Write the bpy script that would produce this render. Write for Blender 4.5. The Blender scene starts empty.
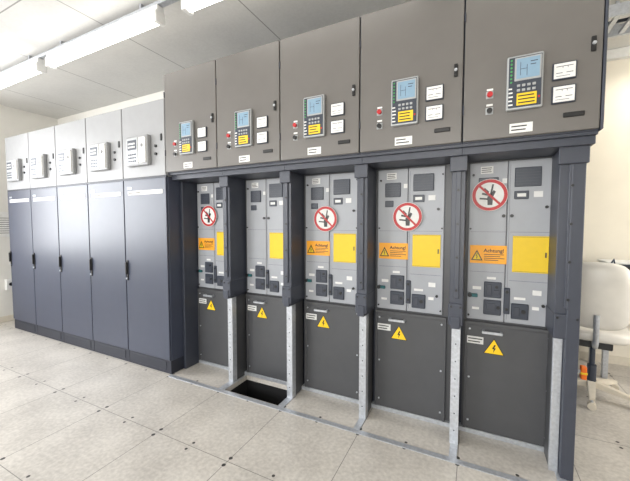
import bpy, bmesh, math, random
from mathutils import Vector
random.seed(4)
S=bpy.context.scene
COL=S.collection

# ---------------------------------------------------------------- materials
def mat(name,c,rough=.5,metal=0,noise=.04,scale=30,emit=None,es=0,bump=0):
    m=bpy.data.materials.new(name); m.use_nodes=True
    nt=m.node_tree; b=nt.nodes['Principled BSDF']
    b.inputs['Roughness'].default_value=rough; b.inputs['Metallic'].default_value=metal
    tc=nt.nodes.new('ShaderNodeTexCoord'); n=nt.nodes.new('ShaderNodeTexNoise')
    n.inputs['Scale'].default_value=scale; n.inputs['Detail'].default_value=3
    r=nt.nodes.new('ShaderNodeValToRGB')
    r.color_ramp.elements[0].position=.3; r.color_ramp.elements[1].position=.7
    r.color_ramp.elements[0].color=tuple(max(0,v*(1-noise)) for v in c)+(1,)
    r.color_ramp.elements[1].color=tuple(min(1,v*(1+noise)) for v in c)+(1,)
    nt.links.new(tc.outputs['Object'],n.inputs['Vector']); nt.links.new(n.outputs['Fac'],r.inputs['Fac'])
    nt.links.new(r.outputs['Color'],b.inputs['Base Color'])
    if emit:
        b.inputs['Emission Color'].default_value=tuple(emit)+(1,); b.inputs['Emission Strength'].default_value=es
    if bump:
        bp=nt.nodes.new('ShaderNodeBump'); bp.inputs['Strength'].default_value=bump; bp.inputs['Distance'].default_value=.002
        nt.links.new(n.outputs['Fac'],bp.inputs['Height']); nt.links.new(bp.outputs['Normal'],b.inputs['Normal'])
    return m
def srgb(r,g,b):
    f=lambda v:(v/255/12.92) if v/255<=.04045 else ((v/255+.055)/1.055)**2.4
    return (f(r),f(g),f(b))
M={}
M['box']=mat('paint_warm_grey',srgb(103,100,97),.36,0,.03,8)
M['post']=mat('paint_anthracite_blue',srgb(57,61,72),.42,0,.04,20)
M['door']=mat('paint_dark_grey',srgb(73,74,77),.42,0,.04,12)
M['panel']=mat('paint_light_grey',srgb(156,159,165),.42,0,.03,10)
M['lv']=mat('paint_slate_blue',srgb(58,63,78),.38,0,.04,10)
M['lvtop']=mat('paint_pale_grey',srgb(142,143,145),.45,0,.03,10)
M['lvdark']=mat('paint_plinth',srgb(34,37,48),.5)
M['galv']=mat('galvanised_steel',srgb(186,190,196),.33,.5,.12,60)
M['black']=mat('black_plastic',srgb(18,18,20),.4)
M['dblue']=mat('dark_blue_cover',srgb(52,58,70),.4)
M['white']=mat('white_plastic',srgb(222,222,220),.4)
M['label']=mat('label_white',srgb(222,222,220),.6)
M['silver']=mat('relay_silver',srgb(165,168,170),.35,.3)
M['screen']=mat('lcd_screen',srgb(112,140,160),.15,0,.05,40,(.45,.58,.7),.2)
M['yellow']=mat('yellow_plate',srgb(228,192,26),.5,0,.02)
M['triy']=mat('triangle_yellow',srgb(250,205,20),.5,0,.02)
M['orange']=mat('warning_orange',srgb(240,164,36),.5,0,.02)
M['red']=mat('sign_red',srgb(176,22,28),.45)
M['green']=mat('led_green',srgb(60,150,80),.4)
M['teal']=mat('teal_lever',srgb(20,90,95),.4)
M['capor']=mat('orange_cap',srgb(230,110,20),.45)
M['wall']=mat('wall_plaster',srgb(222,220,214),.85,0,.02,6,bump=.2)
M['walla']=mat('wall_plaster_cream',srgb(228,221,206),.85,0,.02,6,bump=.2)
M['pit']=mat('pit_black',srgb(14,14,16),.9)
M['tube']=mat('fluorescent_tube',(1,1,1),.5,0,0,5,(1,.97,.9),5)
M['brown']=mat('dark_trim',srgb(60,52,46),.5)
M['cream']=mat('cream_plastic',srgb(214,206,190),.5)
M['pvc']=mat('chair_cover_vinyl',srgb(212,208,200),.35,0,.05,8,bump=.4)
M['wood']=mat('desk_laminate',srgb(196,186,168),.5,0,.06,14)
M['cable']=mat('test_lead_rubber',srgb(50,62,80),.4)

def grid_mat(name,c1,c2,size,ox,oy,line,dots,rough,linecol,dotcol):
    m=bpy.data.materials.new(name); m.use_nodes=True; nt=m.node_tree; N=nt.nodes; L=nt.links
    b=N['Principled BSDF']; b.inputs['Roughness'].default_value=rough
    tc=N.new('ShaderNodeTexCoord'); sp=N.new('ShaderNodeSeparateXYZ'); L.new(tc.outputs['Object'],sp.inputs[0])
    def mth(op,a,bv=None,cv=None):
        n=N.new('ShaderNodeMath'); n.operation=op
        for i,v in enumerate((a,bv,cv)):
            if v is None: continue
            if isinstance(v,(int,float)): n.inputs[i].default_value=v
            else: L.new(v,n.inputs[i])
        return n.outputs[0]
    def dist(o,off,sz):
        s=mth('ADD',o,off); return mth('PINGPONG',s,sz/2)
    dx=dist(sp.outputs[0],ox,size[0]); dy=dist(sp.outputs[1],oy,size[1])
    ln=mth('LESS_THAN',mth('MINIMUM',dx,dy),line)
    n1=N.new('ShaderNodeTexNoise'); n1.inputs['Scale'].default_value=3; n1.inputs['Detail'].default_value=6
    n2=N.new('ShaderNodeTexNoise'); n2.inputs['Scale'].default_value=45; n2.inputs['Detail'].default_value=4
    L.new(tc.outputs['Object'],n1.inputs['Vector']); L.new(tc.outputs['Object'],n2.inputs['Vector'])
    f=mth('MULTIPLY_ADD',n2.outputs['Fac'],.5,mth('MULTIPLY',n1.outputs['Fac'],.5))
    r=N.new('ShaderNodeValToRGB'); L.new(f,r.inputs['Fac'])
    r.color_ramp.elements[0].position=.36; r.color_ramp.elements[0].color=c1+(1,)
    r.color_ramp.elements[1].position=.62; r.color_ramp.elements[1].color=c2+(1,)
    mx=N.new('ShaderNodeMixRGB'); L.new(ln,mx.inputs[0]); L.new(r.outputs[0],mx.inputs[1]); mx.inputs[2].default_value=linecol+(1,)
    out=mx.outputs[0]
    if dots:
        ddy=mth('ADD',dy,-.03)
        d=mth('SQRT',mth('ADD',mth('MULTIPLY',dx,dx),mth('MULTIPLY',ddy,ddy)))
        dm=mth('LESS_THAN',d,dots)
        d2=mth('SQRT',mth('ADD',mth('MULTIPLY',mth('ADD',dx,-.3),mth('ADD',dx,-.3)),mth('MULTIPLY',ddy,ddy)))
        dm=mth('MAXIMUM',dm,mth('LESS_THAN',d2,dots*.8))
        mx2=N.new('ShaderNodeMixRGB'); L.new(dm,mx2.inputs[0]); L.new(out,mx2.inputs[1]); mx2.inputs[2].default_value=dotcol+(1,)
        out=mx2.outputs[0]
    L.new(out,b.inputs['Base Color'])
    return m
M['floor']=grid_mat('raised_floor_tiles',srgb(172,167,160),srgb(203,198,190),(.6,.6),6.06,6.0,.0022,.012,.3,srgb(124,121,116),srgb(48,46,44))
M['ceil']=grid_mat('ceiling_panels',srgb(206,205,202),srgb(214,213,210),(1.2,2.4),.4,.75,.005,0,.8,srgb(150,149,146),(0,0,0))

# ---------------------------------------------------------------- helpers
def empty(name,loc=(0,0,0),rot=0):
    e=bpy.data.objects.new(name,None); e.location=loc; e.rotation_euler=(0,0,rot); COL.objects.link(e); return e
def link(name,me,par,m,smooth=False):
    o=bpy.data.objects.new(name,me); COL.objects.link(o)
    if par: o.parent=par
    me.materials.append(m)
    if smooth:
        for p in me.polygons: p.use_smooth=True
    return o
def boxes(name,par,lst,m,bev=0,seg=1):
    bm=bmesh.new()
    for (x0,x1,y0,y1,z0,z1) in lst:
        r=bmesh.ops.create_cube(bm,size=1)
        for v in r['verts']:
            v.co=Vector(((x0+x1)/2+v.co.x*(x1-x0),(y0+y1)/2+v.co.y*(y1-y0),(z0+z1)/2+v.co.z*(z1-z0)))
    if bev: bmesh.ops.bevel(bm,geom=bm.edges[:],offset=bev,segments=seg,affect='EDGES',profile=.5)
    me=bpy.data.meshes.new(name); bm.to_mesh(me); bm.free()
    return link(name,me,par,m)
def box(name,par,x0,x1,y0,y1,z0,z1,m,bev=0,seg=1): return boxes(name,par,[(x0,x1,y0,y1,z0,z1)],m,bev,seg)
def cyls(name,par,lst,m,axis='y',seg=20):
    """lst of (x,y,z,r,len) centre; cylinder along axis"""
    bm=bmesh.new()
    for (x,y,z,r,l) in lst:
        q=bmesh.ops.create_cone(bm,cap_ends=True,segments=seg,radius1=r,radius2=r,depth=l)
        for v in q['verts']:
            a,b_,c=v.co
            if axis=='y': v.co=Vector((x+a,y+c,z+b_))
            elif axis=='x': v.co=Vector((x+c,y+a,z+b_))
            else: v.co=Vector((x+a,y+b_,z+c))
    bmesh.ops.recalc_face_normals(bm,faces=bm.faces[:])
    me=bpy.data.meshes.new(name); bm.to_mesh(me); bm.free()
    return link(name,me,par,m)
def polys(name,par,plist,y,m,t=.001):
    """polygons in xz, extruded toward -y"""
    bm=bmesh.new()
    for pts in plist:
        vs=[bm.verts.new((p[0],y,p[1])) for p in pts]
        f=bm.faces.new(vs)
        r=bmesh.ops.extrude_face_region(bm,geom=[f])
        for v in r['geom']:
            if isinstance(v,bmesh.types.BMVert): v.co.y-=t
    bmesh.ops.recalc_face_normals(bm,faces=bm.faces[:])
    me=bpy.data.meshes.new(name); bm.to_mesh(me); bm.free()
    return link(name,me,par,m)
def ring(name,par,cx,cz,r0,r1,y,m,t=.001,n=40):
    bm=bmesh.new(); a=[];b=[];a2=[];b2=[]
    for i in range(n):
        c,s=math.cos(2*math.pi*i/n),math.sin(2*math.pi*i/n)
        a.append(bm.verts.new((cx+r0*c,y-t,cz+r0*s))); b.append(bm.verts.new((cx+r1*c,y-t,cz+r1*s)))
        a2.append(bm.verts.new((cx+r0*c,y,cz+r0*s))); b2.append(bm.verts.new((cx+r1*c,y,cz+r1*s)))
    for i in range(n):
        j=(i+1)%n
        bm.faces.new((a[i],a[j],b[j],b[i])); bm.faces.new((b[i],b[j],b2[j],b2[i])); bm.faces.new((a2[i],a2[j],a[j],a[i]))
    bmesh.ops.recalc_face_normals(bm,faces=bm.faces[:])
    me=bpy.data.meshes.new(name); bm.to_mesh(me); bm.free()
    return link(name,me,par,m)
def text(name,par,s,x,y,z,size,m,align='LEFT'):
    c=bpy.data.curves.new(name,'FONT'); c.body=s; c.size=size; c.extrude=.0004; c.offset=size*.02; c.align_x=align
    o=bpy.data.objects.new(name,c); o.location=(x,y,z); o.rotation_euler=(math.pi/2,0,0); COL.objects.link(o); o.parent=par
    c.materials.append(m); return o
def strip(p,q,w):
    d=Vector((q[0]-p[0],q[1]-p[1])).normalized(); n=Vector((-d.y,d.x))*w/2
    return [(p[0]-n.x,p[1]-n.y),(q[0]-n.x,q[1]-n.y),(q[0]+n.x,q[1]+n.y),(p[0]+n.x,p[1]+n.y)]
def circ(cx,cz,r,n=36): return [(cx+r*math.cos(2*math.pi*i/n),cz+r*math.sin(2*math.pi*i/n)) for i in range(n)]
def tube(name,par,pts,r,m):
    c=bpy.data.curves.new(name,'CURVE'); c.dimensions='3D'; c.bevel_depth=r; c.bevel_resolution=3
    sp=c.splines.new('POLY'); sp.points.add(len(pts)-1)
    for i,p in enumerate(pts): sp.points[i].co=(*p,1)
    o=bpy.data.objects.new(name,c); COL.objects.link(o); o.parent=par; c.materials.append(m); return o

W=.597; X0=-2.463; ZS=.03; B=-ZS
def tri_sign(par,cx,cz,s,y,nm='warning_triangle'):
    h=s*.866
    T=lambda k:[(cx-s/2*k,cz-h/3*k),(cx+s/2*k,cz-h/3*k),(cx,cz+2*h/3*k)]
    polys(nm+'_border',par,[T(1)],y,M['black'],.0008)
    polys(nm+'_field',par,[T(.88)],y-.0008,M['triy'],.0006)
    k=s*.18
    polys(nm+'_bolt',par,[[(cx+.1*k,cz+1.3*k),(cx-.5*k,cz+.0*k),(cx-.05*k,cz+.0*k),(cx-.15*k,cz-1.1*k),(cx+.5*k,cz+.35*k),(cx+.1*k,cz+.35*k),(cx+.5*k,cz+1.3*k)]],y-.0014,M['black'],.0005)

def prohib(par,cx,cz,r,y):
    polys('prohibition_disc',par,[circ(cx,cz,r)],y,M['label'],.003)
    ring('prohibition_ring',par,cx,cz,r*.78,r*.97,y-.003,M['red'],.001)
    k=r
    sh=[[(cx-.1*k,cz-.62*k),(cx+.16*k,cz-.62*k),(cx+.2*k,cz-.1*k),(cx+.34*k,cz+.2*k),(cx+.22*k,cz+.3*k),(cx+.02*k,cz+.02*k),(cx-.12*k,cz-.1*k)],
        strip((cx+.05*k,cz-.05*k),(cx+.18*k,cz+.66*k),.1*k),
        strip((cx-.42*k,cz+.1*k),(cx+.05*k,cz-.02*k),.12*k),
        strip((cx-.3*k,cz+.42*k),(cx-.05*k,cz+.16*k),.1*k),
        strip((cx-.55*k,cz-.2*k),(cx-.08*k,cz-.25*k),.1*k)]
    polys('hand_pictogram',par,sh,y-.003,M['black'],.0006)
    polys('prohibition_bar',par,[strip((cx-.55*k,cz+.55*k),(cx+.55*k,cz-.55*k),.13*k)],y-.0042,M['red'],.0008)

def bars(x0,x1,z0,z1,n,y,t=.0006):
    out=[]; h=(z1-z0)/n
    for i in range(n):
        out.append((x0,x1-(x1-x0)*random.uniform(0,.35),y-t,y,z0+h*i+h*.3,z0+h*i+h*.65))
    return out

# ---------------------------------------------------------------- MV panels
def mv(i):
    last=i==4
    P=empty('switchgear_panel',(X0+i*W,0,ZS))
    a,b=.004,W-.004
    box('instrument_compartment_body',P,.001,W-.001,.02,.75,1.80,2.655,M['post'],.002)
    box('instrument_compartment_door',P,a,b,0,.02,1.806,2.65,M['box'],.004,2)
    box('rear_body',P,.001,W-.001,.37,1.15,B,1.80,M['post'])
    boxes('door_hinges',P,[(.0,.006,-.006,.004,1.95,2.0),(.0,.006,-.006,.004,2.45,2.5)],M['post'],.001)
    # relay
    fx0,fx1,fz0,fz1=.205,.362,1.935,2.205
    box('relay_housing',P,fx0,fx1,-.028,.001,fz0,fz1,M['silver'],.008,3)
    box('relay_fascia',P,fx0+.008,fx1-.008,-.031,-.027,fz0+.01,fz1-.01,M['dblue'],.002)
    box('relay_screen_bezel',P,.238,.352,-.034,-.030,2.075,2.19,M['silver'],.002)
    box('relay_screen',P,.246,.344,-.0355,-.033,2.085,2.182,M['screen'])
    boxes('relay_screen_lines',P,[(.262,.264,-.0362,-.0354,2.10,2.165),(.29,.292,-.0362,-.0354,2.095,2.15),(.262,.292,-.0362,-.0354,2.13,2.132),(.305,.335,-.0362,-.0354,2.16,2.164),(.305,.328,-.0362,-.0354,2.145,2.149)],M['dblue'])
    cyls('relay_leds',P,[(.224,-.0325,2.18-.018*k,.0045,.004) for k in range(7)],M['green'])
    boxes('relay_led_labels',P,bars(.214,.236,1.95,2.05,5,-.0312),M['label'])
    box('relay_yellow_label',P,.250,.335,-.0335,-.030,1.953,2.012,M['yellow'])
    boxes('relay_label_print',P,bars(.256,.33,1.957,2.008,3,-.0335),M['black'])
    boxes('relay_keys',P,[(.25+.022*k,.264+.022*k,-.0345,-.030,2.022,2.034) for k in range(4)]+[(.25+.022*k,.264+.022*k,-.0345,-.030,2.045,2.057) for k in range(4)],M['silver'],.001)
    box('relay_red_key',P,.34,.349,-.0345,-.030,1.98,1.99,M['red'])
    boxes('button_plates',P,[(.112,.148,-.003,.001,2.018,2.056),(.112,.148,-.003,.001,1.935,1.973)],M['silver'],.002)
    cyls('red_lamp',P,[(.13,-.01,2.037,.0135,.018)],M['red'])
    cyls('black_lamp',P,[(.13,-.01,1.953,.0135,.018)],M['black'])
    boxes('button_labels',P,[(.115,.145,-.001,.001,2.06,2.07),(.115,.145,-.001,.001,1.98,1.99)],M['label'])
    # flat rectangular indicators
    for k,(z0,z1) in enumerate(((2.055,2.138),(1.942,2.028))):
        box('indicator_frame_%d'%k,P,.400,.497,-.012,.001,z0,z1,M['dblue'],.003)
        box('indicator_face_%d'%k,P,.406,.491,-.0135,-.011,z0+.006,z1-.006,M['label'])
        boxes('indicator_print_%d'%k,P,[(.415,.482,-.0139,-.0134,z1-.022,z1-.019),(.415,.44,-.0139,-.0134,z0+.03,z0+.033),(.455,.482,-.0139,-.0134,z0+.03,z0+.033),(.415,.47,-.0139,-.0134,z0+.016,z0+.018),(.44,.442,-.0139,-.0134,z1-.03,z1-.019),(.46,.462,-.0139,-.0134,z1-.03,z1-.019)],M['dblue'])
    box('door_label',P,.225,.327,-.002,.001,1.824,1.872,M['label'])
    boxes('door_label_print',P,bars(.233,.32,1.83,1.866,2,-.002),M['black'])
    box('slot_handle',P,.45,.535,-.006,.001,1.872,1.896,M['black'],.004,2)
    box('latch_plate',P,.548,.568,-.01,.001,2.165,2.235,M['black'],.004,2)
    cyls('latch_knob',P,[(.558,-.013,2.2,.008,.01)],M['galv'])
    box('header_rail',P,0,W,.06,.36,1.745,1.80,M['post'],.002)
    boxes('header_lip',P,[(0,W,.03,.06,1.785,1.80)],M['post'])
    box('recess_frame',P,.02,W-.025,.332,.37,B+.015,1.745,M['door'])
    # light grey breaker compartment door
    L0,L1,zt,zb=.038,.487,1.735,.735
    y=.318
    boxes('breaker_door',P,[(L0,.248,y,.333,zb,zt),(.252,L1,y,.333,zb,zt)],M['panel'],.003)
    boxes('door_seams',P,[(.262,.2635,y-.0006,y,zb+.02,zt-.02),(.05,.245,y-.0006,y,1.30,1.3015),(.27,L1-.01,y-.0006,y,1.30,1.3015),(.05,.245,y-.0006,y,1.045,1.0465),(.27,L1-.01,y-.0006,y,1.00,1.0015)],M['dblue'])
    boxes('vent_windows',P,[(.285,.42,y-.008,y,1.575,1.69),(.285,.36,y-.006,y,1.50,1.55),(.09,.20,y-.008,y,1.54,1.64),(.09,.15,y-.006,y,1.47,1.515)],M['dblue'],.003)
    boxes('vent_slats',P,[(.29,.415,y-.010,y-.007,1.59+.017*k,1.594+.017*k) for k in range(6)]+[(.095,.195,y-.010,y-.007,1.552+.017*k,1.556+.017*k) for k in range(5)],M['post'])
    box('rating_plate',P,.10,.17,y-.002,y,1.665,1.71,M['label']); boxes('rating_print',P,bars(.105,.165,1.67,1.706,3,y-.002),M['black'])
    boxes('rating_plates_small',P,[(.22,.245,y-.002,y,1.60,1.63),(.30,.345,y-.0065,y-.005,1.515,1.535),(.385,.43,y-.002,y,1.51,1.545)],M['label'])
    cyls('door_locks',P,[(.232,y-.006,1.40,.010,.012),(.275,y-.006,1.40,.010,.012),(.45,y-.006,1.45,.009,.012),(.45,y-.006,.86,.009,.012),(.06,y-.006,1.66,.007,.012),(.475,y-.004,1.68,.006,.008),(.475,y-.004,1.32,.006,.008),(.475,y-.004,.76,.006,.008),(.05,y-.004,1.32,.006,.008),(.05,y-.004,.76,.006,.008)],M['black'])
    box('yellow_plate',P,.285,.468,y-.004,y,1.055,1.277,M['yellow'],.001)
    boxes('yellow_plate_border',P,[(.288,.465,y-.0045,y-.004,1.27,1.2715),(.288,.465,y-.0045,y-.004,1.06,1.0615),(.45,.458,y-.005,y-.004,1.15,1.18)],M['brown'])
    if i!=1:
        box('attention_plate',P,.05,.255,y-.004,y,1.10,1.215,M['orange'],.001)
        yy=y-.004
        polys('attention_triangle',P,[[(.056,1.118),(.124,1.118),(.09,1.186)]],yy,M['black'],.0005)
        polys('attention_triangle_field',P,[[(.066,1.124),(.114,1.124),(.09,1.172)]],yy-.0005,M['yellow'],.0005)
        polys('attention_bolt',P,[strip((.092,1.163),(.086,1.145),.004),strip((.086,1.147),(.094,1.145),.004),strip((.093,1.147),(.088,1.129),.004)],yy-.001,M['black'],.0004)
        text('attention_text',P,'Achtung!',.128,yy-.0008,1.172,.031,M['black'])
        boxes('attention_small_print',P,[(.13,.24,yy-.0006,yy,1.156,1.160),(.13,.22,yy-.0006,yy,1.144,1.148),(.13,.243,yy-.0006,yy,1.132,1.136),(.13,.21,yy-.0006,yy,1.120,1.124)],M['black'])
    boxes('lever_sockets',P,[(.135,.232,y-.012,y,.885,.985),(.135,.232,y-.012,y,.775,.87),(.245,.278,y-.012,y,.79,.955),(.286,.377,y-.012,y,.765,.862)],M['dblue'],.004)
    boxes('socket_details',P,[(.15,.178,y-.015,y-.011,.90,.97),(.19,.222,y-.015,y-.011,.91,.935),(.15,.2,y-.015,y-.011,.80,.85),(.30,.33,y-.015,y-.011,.785,.84)],M['post'],.002)
    cyls('socket_bores',P,[(.205,y-.014,.955,.009,.006),(.262,y-.014,.93,.009,.006),(.262,y-.014,.82,.009,.006),(.35,y-.014,.815,.012,.006),(.215,y-.014,.825,.010,.006)],M['black'])
    boxes('socket_labels',P,[(.395,.44,y-.001,y,.92,.95),(.395,.43,y-.001,y,.83,.85),(.07,.12,y-.001,y,.93,.95),(.30,.36,y-.001,y,.885,.90),(.15,.20,y-.001,y,1.0,1.015),(.07,.11,y-.001,y,.80,.815)],M['label'])
    boxes('operating_lever_left',P,[(.042,.10,y-.022,y-.006,.882,.904)],M['teal'],.004,2)
    cyls('operating_lever_pivot',P,[(.055,y-.012,.893,.013,.026)],M['black'])
    d=.315
    box('cable_door',P,.03,.515,d,.333,.0,.722,M['door'],.004,2)
    boxes('cable_door_flange',P,[(.03,.515,d-.01,d+.002,.70,.722),(.03,.045,d-.007,d+.002,.0,.70),(.5,.515,d-.007,d+.002,.0,.70)],M['door'],.002)
    boxes('cable_door_handle',P,[(.13,.245,d-.035,d-.023,.655,.672),(.13,.145,d-.03,d+.002,.655,.672),(.23,.245,d-.03,d+.002,.655,.672)],M['galv'],.003)
    cyls('cable_door_screws',P,[(x,d-.004,z,.006,.006) for x in (.06,.485) for z in (.06,.35,.67)],M['galv'])
    tri_sign(P,.20,.555,.12,d)
    box('cable_door_label',P,.045,.14,d-.002,d,.575,.622,M['label']); boxes('cable_door_label_print',P,bars(.051,.135,.58,.617,2,d-.002),M['black'])
    box('door_sill',P,.0,W-.03,.31,.36,B,.0,M['galv'],.002)
    # posts
    xr=W-.02 if last else W+.02
    xl=.468 if last else W-.055
    pw=(xl+xr)/2
    box('post_channel',P,xl,xr,.12,.335,.745,1.745,M['post'],.003)
    boxes('post_cover_strip',P,[(pw-.014,pw+.014,.108,.121,.90,1.74)],M['post'],.003)
    if last:
        boxes('post_foot_bracket',P,[(xl-.004,xr-.04,.108,.33,.735,.87)],M['post'],.006,2)
    else:
        boxes('post_foot_bracket',P,[(xl-.005,xr+.002,.108,.33,.735,.87),(xl+.01,xr-.012,.10,.33,.715,.79)],M['post'],.006,2)
    cyls('post_screws',P,[(pw,.106,z,.007,.006) for z in (.95,1.15,1.35,1.55,1.70)]+[(xl+.012,.106,.85,.006,.006),(xr-.012,.106,.85,.006,.006)],M['black'])
    boxes('corner_gusset',P,[(xl-.010,min(xr+.008,W+.028),.09,.122,1.66,1.80)],M['post'],.003)
    if last:
        boxes('end_side_sheet',P,[(W-.078,W-.02,.105,.34,B,1.80),(W,W+.012,.0,1.15,1.80,2.655)],M['post'],.003)
        box('galvanised_upright',P,xl+.008,W-.08,.15,.18,B,.735,M['galv'],.002)
        box('upright_web',P,xl+.012,W-.078,.18,.335,B,.745,M['door'])
        box('earthing_arm',P,W-.002,W+.07,.41,.43,.455,.475,M['galv'],.003)
        boxes('earthing_cap',P,[(W+.065,W+.095,.40,.44,.42,.50)],M['capor'],.008,3)
        boxes('earthing_cap_band',P,[(W+.063,W+.097,.398,.442,.452,.466)],M['yellow'],.003)
    else:
        boxes('galvanised_upright',P,[(W-.04,W-.034,.15,.20,B,.715),(W-.04,W+.010,.145,.151,B,.715),(W+.004,W+.010,.15,.20,B,.715)],M['galv'],.001)
        box('upright_web',P,W-.033,W+.003,.19,.335,B,.745,M['door'])
        cyls('upright_holes',P,[(W-.015,.144,.06+.11*k,.004,.004) for k in range(6)],M['dblue'])
    if i==0:
        box('left_jamb',P,-.0,.03,.15,.334,B,1.745,M['post'],.003)
    pos={0:(.20,1.425),2:(.222,1.39),3:(.25,1.40),4:(.152,1.53)}
    if i in pos:
        prohib(P,pos[i][0],pos[i][1],.100,.302)
        cyls('sign_magnet',P,[(pos[i][0],.310,pos[i][1],.03,.018)],M['black'])
    return P
for i in range(5): mv(i)

# ---------------------------------------------------------------- LV cabinets
def lv(k):
    P=empty('control_cabinet',(X0-(k+1)*W,0,ZS))
    box('plinth',P,.002,W-.002,.012,.6,B,.095,M['lvdark'],.002)
    boxes('plinth_panels',P,[(.06,W-.06,.007,.014,.0,.08)],M['lvdark'],.002)
    box('lower_body',P,0,W,.02,.62,.095,1.775,M['lv'],.002)
    box('lower_door',P,.005,W-.005,0,.02,.10,1.768,M['lv'],.005,2)
    box('upper_body',P,0,W,.02,.6,1.775,2.46,M['lvtop'],.002)
    box('upper_door',P,.005,W-.005,0,.02,1.785,2.452,M['lvtop'],.005,2)
    box('upper_trim',P,.0,W,.004,.02,1.766,1.787,M['lvdark'])
    box('name_strip',P,.07,.55,-.003,.001,1.625,1.662,M['label'])
    boxes('name_strip_print',P,bars(.08,.3,1.63,1.658,1,-.003),M['brown'])
    box('handle_plate',P,.018,.042,-.008,.001,.80,1.0,M['black'],.004,2)
    box('handle_grip',P,.022,.038,-.025,-.008,.86,.98,M['black'],.005,2)
    cyls('handle_lock',P,[(.03,-.012,.82,.009,.012)],M['galv'])
    boxes('small_plate',P,[(.06,.12,-.002,.001,1.68,1.70)],M['galv'])
    box('controller_housing',P,.115,.415,-.04,.001,1.885,2.155,M['lvtop'],.01,3)
    box('controller_fascia',P,.13,.285,-.044,-.039,1.9,2.14,M['silver'],.003)
    box('controller_display',P,.145,.27,-.0455,-.043,2.03,2.12,M['dblue'],.002)
    boxes('controller_segments',P,[(.155+.02*a,.167+.02*a,-.0465,-.045,2.05+.03*b,2.065+.03*b) for a in range(5) for b in range(2)],M['white'])
    boxes('controller_keys',P,[(.15+.03*a,.17+.03*a,-.047,-.043,1.92+.03*b,1.937+.03*b) for a in range(4) for b in range(3)],M['dblue'],.002)
    box('controller_cover',P,.305,.40,-.052,-.039,1.905,2.135,M['white'],.012,3)
    cyls('controller_knob',P,[(.352,-.055,2.06,.016,.012)],M['lvtop'])
    box('upper_lock_plate',P,.54,.56,-.008,.001,2.09,2.15,M['black'],.003)
    cyls('upper_indicator',P,[(.48,-.006,2.05,.012,.014),(.48,-.006,1.98,.012,.014)],M['black'])
for k in range(5): lv(k)

# ---------------------------------------------------------------- room
XL,XR,YF,YB,YA,H=-5.93,3.0,-4.4,.83,2.12,3.03
hx0,hx1,hy0,hy1=X0+W+.03,X0+2*W-.04,.02,.31
boxes('floor',None,[(XL-.2,hx0,YF-.2,YA+.2,-.04,0),(hx1,XR+.2,YF-.2,YA+.2,-.04,0),(hx0,hx1,YF-.2,hy0,-.04,0),(hx0,hx1,hy1,YA+.2,-.04,0)],M['floor'])
boxes('floor_void',None,[(hx0-.02,hx0,hy0-.02,hy1+.02,-.6,-.041),(hx1,hx1+.02,hy0-.02,hy1+.02,-.6,-.041),(hx0,hx1,hy0-.02,hy0,-.6,-.041),(hx0,hx1,hy1,hy1+.02,-.6,-.041),(hx0-.02,hx1+.02,hy0-.02,hy1+.02,-.62,-.6)],M['pit'])
fr=[(X0,X0+5*W+.03,-.03,.012,0,.004)]
for i in range(1,6):
    xx=X0+i*W-.012-(.06 if i==5 else 0)
    fr.append((xx-.022,xx+.022,.012,.15,0,.004))
fr+=[(hx0-.012,hx0,hy0,hy1,0,.006),(hx1,hx1+.012,hy0,hy1,0,.006)]
boxes('trim_floor_frame',None,fr,M['galv'],.001)
box('ceiling',None,XL-.2,XR+.2,YF-.2,YA+.2,H,H+.1,M['ceil'])
box('wall_back',None,XL-.2,-.2,YB,YB+.15,0,H,M['wall'])
box('wall_back_alcove',None,-.2,XR+.2,YA,YA+.15,0,H,M['walla'])
# right wall; its out-of-view window is added to let in more light
ry0,ry1=-.6,1.4
boxes('wall_right',None,[(XR,XR+.15,YF,ry0,0,H),(XR,XR+.15,ry1,YA,0,H),(XR,XR+.15,ry0,ry1,0,.9),(XR,XR+.15,ry0,ry1,2.4,H)],M['walla'])
boxes('window_4',None,[(XR+.04,XR+.1,ry0,ry1,.9,.96),(XR+.04,XR+.1,ry0,ry1,2.34,2.4),(XR+.04,XR+.1,ry0,ry0+.06,.9,2.4),(XR+.04,XR+.1,ry1-.06,ry1,.9,2.4),(XR+.04,XR+.1,.37,.43,.9,2.4)],M['white'])
wy0,wy1,wz0,wz1=-3.4,-.6,.9,2.5
boxes('wall_left',None,[(XL-.15,XL,YF,wy0,0,H),(XL-.15,XL,wy1,YA,0,H),(XL-.15,XL,wy0,wy1,0,wz0),(XL-.15,XL,wy0,wy1,wz1,H)],M['wall'])
boxes('window_1',None,[(XL-.1,XL-.04,wy0,wy1,wz0,wz0+.06),(XL-.1,XL-.04,wy0,wy1,wz1-.06,wz1),(XL-.1,XL-.04,wy0,wy0+.06,wz0,wz1),(XL-.1,XL-.04,wy1-.06,wy1,wz0,wz1),(XL-.1,XL-.04,(wy0+wy1)/2-.04,(wy0+wy1)/2+.04,wz0,wz1)],M['white'])
wins=[(-4.8,-2.8),(-1.4,.6)]
fw=[(XL-.15,wins[0][0],YF-.15,YF,0,H),(wins[0][1],wins[1][0],YF-.15,YF,0,H),(wins[1][1],XR+.15,YF-.15,YF,0,H)]
for a,b in wins: fw+=[(a,b,YF-.15,YF,0,1.0),(a,b,YF-.15,YF,2.5,H)]
boxes('wall_front',None,fw,M['wall'])
for n,(a,b) in enumerate(wins):
    boxes('window_%d'%(n+2),None,[(a,b,YF-.1,YF-.04,1.0,1.06),(a,b,YF-.1,YF-.04,2.44,2.5),(a,a+.06,YF-.1,YF-.04,1,2.5),(b-.06,b,YF-.1,YF-.04,1,2.5),((a+b)/2-.04,(a+b)/2+.04,YF-.1,YF-.04,1,2.5)],M['white'])
box('trim_cornice',None,-.1,XR,YA-.06,YA,H-.09,H,M['white'],.004)
box('baseboard_alcove',None,-.1,XR,YA-.015,YA,0,.08,M['cream'])
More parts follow.
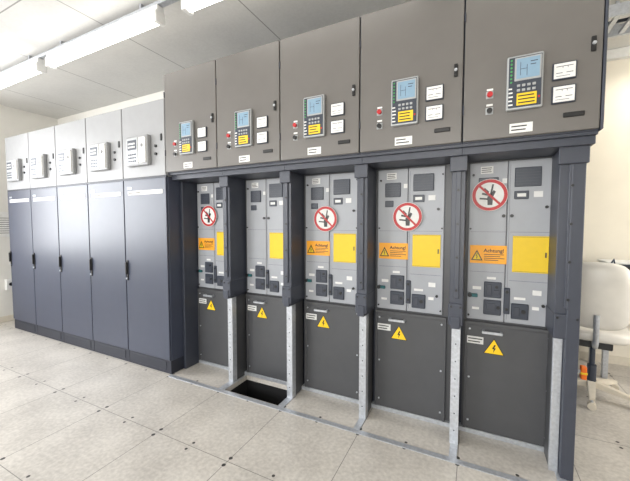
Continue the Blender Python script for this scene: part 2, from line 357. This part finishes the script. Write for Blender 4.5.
box('baseboard_left',None,XL,XL+.015,-.6,YB,0,.08,M['cream'])

# ---------------------------------------------------------------- ceiling lamps
def lamp(x0,y0=-.32):
    P=empty('fluorescent_ceiling_lamp',(x0,y0,0))
    box('mounting_rail',P,0,1.52,-.03,.03,2.915,2.96,M['white'],.004)
    boxes('hangers',P,[(.2,.22,-.012,.012,2.95,H),(1.3,1.32,-.012,.012,2.95,H)],M['galv'])
    boxes('end_caps',P,[(0,.035,-.042,.042,2.838,2.92),(1.485,1.52,-.042,.042,2.838,2.92)],M['white'],.006,2)
    cyls('lamp_diffuser',P,[(.76,0,2.876,.036,1.46)],M['tube'],'x',24)
for x in (-5.27,-3.6,-1.83,-.1): lamp(x)
lamp(1.25,1.75)  # extra lamp out of view, added to brighten the alcove wall
tr=empty('lamp_supply_trunking',(0,0,0))
boxes('trunking_bar',tr,[(-5.9,2.9,-.345,-.295,2.962,2.985)],M['galv'],.002)

# ---------------------------------------------------------------- right alcove objects
ct=empty('cable_ladder',(0,0,-.02))
boxes('ladder_rails',ct,[(.60,2.9,.92,.94,2.80,2.88),(.60,2.9,1.22,1.24,2.80,2.88)],M['galv'])
boxes('ladder_rungs',ct,[(.62+.1*k,.65+.1*k,.94,1.22,2.805,2.825) for k in range(22)],M['galv'])
boxes('ladder_hangers',ct,[(x,x+.02,y,y+.02,2.88,H+.02) for x in (.9,2.0) for y in (.92,1.22)],M['galv'])
for k in range(2): tube('cable_%d'%k,ct,[(.66,.99+.1*k,2.84),(1.6,.98+.1*k,2.84),(2.88,1.0+.09*k,2.84)],.011,M['dblue'])

D=empty('desk',(0,0,0))
box('desk_top',D,1.02,2.5,1.66,2.09,.79,.82,M['wood'],.004)
boxes('desk_legs',D,[(x,x+.04,y,y+.04,0,.79) for x in (1.05,2.43) for y in (1.68,2.03)],M['galv'],.003)
boxes('desk_apron',D,[(1.09,2.43,2.04,2.06,.45,.79)],M['wood'])
T=empty('test_instrument',(0,0,.07))
box('instrument_case',T,1.06,1.42,1.74,1.98,.765,.95,M['dblue'],.015,3)
box('instrument_face',T,1.08,1.40,1.733,1.742,.785,.93,M['black'],.004)
boxes('instrument_feet',T,[(x,x+.03,y,y+.03,.75,.768) for x in (1.10,1.34) for y in (1.76,1.92)],M['black'])
box('instrument_lid',T,1.06,1.42,1.74,1.98,.953,.975,M['white'],.008,2)
tube('instrument_handle',T,[(1.14,1.74,.9),(1.14,1.70,.93),(1.34,1.70,.93),(1.34,1.74,.9)],.008,M['black'])
tube('test_lead',T,[(1.13,1.73,.85),(1.10,1.70,1.0),(1.07,1.70,.94),(1.08,1.69,.80),(1.12,1.68,.76),(1.3,1.68,.76)],.008,M['cable'])

def chair(loc,rot):
    P=empty('office_chair',loc,rot)
    bm=bmesh.new()
    for k in range(5):
        a=2*math.pi*k/5+.3
        d=Vector((math.cos(a),math.sin(a),0)); n=Vector((-d.y,d.x,0))
        v=[]
        for (r,w,z0,z1) in ((.03,.028,.075,.125),(.27,.018,.06,.085)):
            for s,z in ((-1,z0),(1,z0),(1,z1),(-1,z1)):
                v.append(bm.verts.new(d*r+n*s*w+Vector((0,0,z))))
        for f in ((0,1,5,4),(1,2,6,5),(2,3,7,6),(3,0,4,7),(0,3,2,1),(4,5,6,7)): bm.faces.new([v[q] for q in f])
    bmesh.ops.recalc_face_normals(bm,faces=bm.faces[:])
    bmesh.ops.bevel(bm,geom=bm.edges[:],offset=.004,segments=2,affect='EDGES')
    me=bpy.data.meshes.new('star_base'); bm.to_mesh(me); bm.free(); link('star_base',me,P,M['cream'])
    cs=[]
    for k in range(5):
        a=2*math.pi*k/5+.3
        cs+= [(.265*math.cos(a),.265*math.sin(a)-.015,.027,.027,.016),(.265*math.cos(a),.265*math.sin(a)+.015,.027,.027,.016)]
    cyls('casters',P,cs,M['cream'])
    cyls('caster_stems',P,[(.265*math.cos(2*math.pi*k/5+.3),.265*math.sin(2*math.pi*k/5+.3),.055,.009,.03) for k in range(5)],M['galv'],'z')
    cyls('gas_column',P,[(0,0,.17,.03,.16),(0,0,.33,.018,.26)],M['dblue'],'z')
    box('seat_mechanism',P,-.11,.11,-.13,.13,.42,.48,M['black'],.01,2)
    def cushion(name,x0,x1,y0,y1,z0,z1,m,bend=0):
        bm=bmesh.new(); bmesh.ops.create_cube(bm,size=1)
        bmesh.ops.subdivide_edges(bm,edges=bm.edges[:],cuts=5,use_grid_fill=True)
        for v in bm.verts:
            c=v.co*2; L4=(abs(c.x)**4+abs(c.y)**4+abs(c.z)**4)**.25
            mx=max(abs(c.x),abs(c.y),abs(c.z))
            c=c/L4*mx if L4 else c
            v.co=Vector(((x0+x1)/2+c.x*(x1-x0)/2,(y0+y1)/2+c.y*(y1-y0)/2+bend*c.x*c.x,(z0+z1)/2+c.z*(z1-z0)/2))
        me=bpy.data.meshes.new(name); bm.to_mesh(me); bm.free()
        o=link(name,me,P,m,True); s=o.modifiers.new('s','SUBSURF'); s.levels=1; s.render_levels=1
        return o
    cushion('seat',-.22,.22,-.25,.21,.475,.58,M['pvc'])
    cushion('backrest',-.20,.20,.16,.30,.60,1.10,M['pvc'],-.035)
    tube('back_bracket',P,[(0,.05,.46),(0,.25,.47),(0,.31,.52),(0,.30,.72)],.018,M['galv'])
chair((.87,1.28,0),math.radians(168))

nb=empty('wall_notice_board',(0,0,0))
box('notice_backing',nb,XL,XL+.012,.02,.30,1.2,1.55,M['white'],.002)
box('notice_sheet',nb,XL+.012,XL+.014,.04,.28,1.23,1.52,M['label'])
boxes('notice_print',nb,[(XL+.014,XL+.0145,.06,.26,1.25+.03*k,1.257+.03*k) for k in range(8)],M['brown'])
ob=empty('wall_socket_box',(0,0,0))
box('socket_case',ob,XL,XL+.06,.1,.2,.45,.6,M['white'],.006,2)
cyls('socket_opening',ob,[(XL+.061,.15,.53,.025,.004)],M['black'],'x')

# ---------------------------------------------------------------- lights
def area(name,loc,rot,sx,sy,p,c):
    l=bpy.data.lights.new(name,'AREA'); l.shape='RECTANGLE'; l.size=sx; l.size_y=sy; l.energy=p; l.color=c
    o=bpy.data.objects.new(name,l); o.location=loc; o.rotation_euler=rot; COL.objects.link(o); return o
area('daylight_window_left',(XL-.3,(wy0+wy1)/2,1.75),(0,math.radians(-70),0),2.0,2.9,250,(.97,.98,1))
area('daylight_window_front_a',(-3.8,YF-.3,1.8),(math.radians(75),0,0),2.0,1.6,155,(1,.99,.98))
area('daylight_window_front_b',(-.4,YF-.3,1.8),(math.radians(75),0,0),2.0,1.6,140,(1,.98,.94))
area('added_fill_right',(XR+.3,.4,1.75),(0,math.radians(75),0),1.6,1.9,60,(1,.96,.88))  # added fill through the invented right window, brightens the right side
area('added_alcove_fill',(2.0,1.75,2.82),(0,0,0),1.4,.08,18,(1,.96,.88))  # added fill below the extra alcove lamp, lifts the cream wall
w=bpy.data.worlds.new('sky'); S.world=w; w.use_nodes=True
nt=w.node_tree; bg=nt.nodes['Background']; sk=nt.nodes.new('ShaderNodeTexSky'); sk.sky_type='NISHITA'
sk.sun_disc=False; sk.sun_elevation=math.radians(40); sk.sun_rotation=math.radians(120)
nt.links.new(sk.outputs[0],bg.inputs[0]); bg.inputs[1].default_value=.25

# ---------------------------------------------------------------- camera
cam=bpy.data.cameras.new('camera'); co=bpy.data.objects.new('camera',cam); COL.objects.link(co)
cam.sensor_width=36; cam.lens=36*322/630; cam.clip_start=.05
co.location=(0,-1.99,1.35+ZS); co.rotation_euler=(math.radians(90-2.93),0,math.radians(26.4))
S.camera=co
S.view_settings.view_transform='Standard'
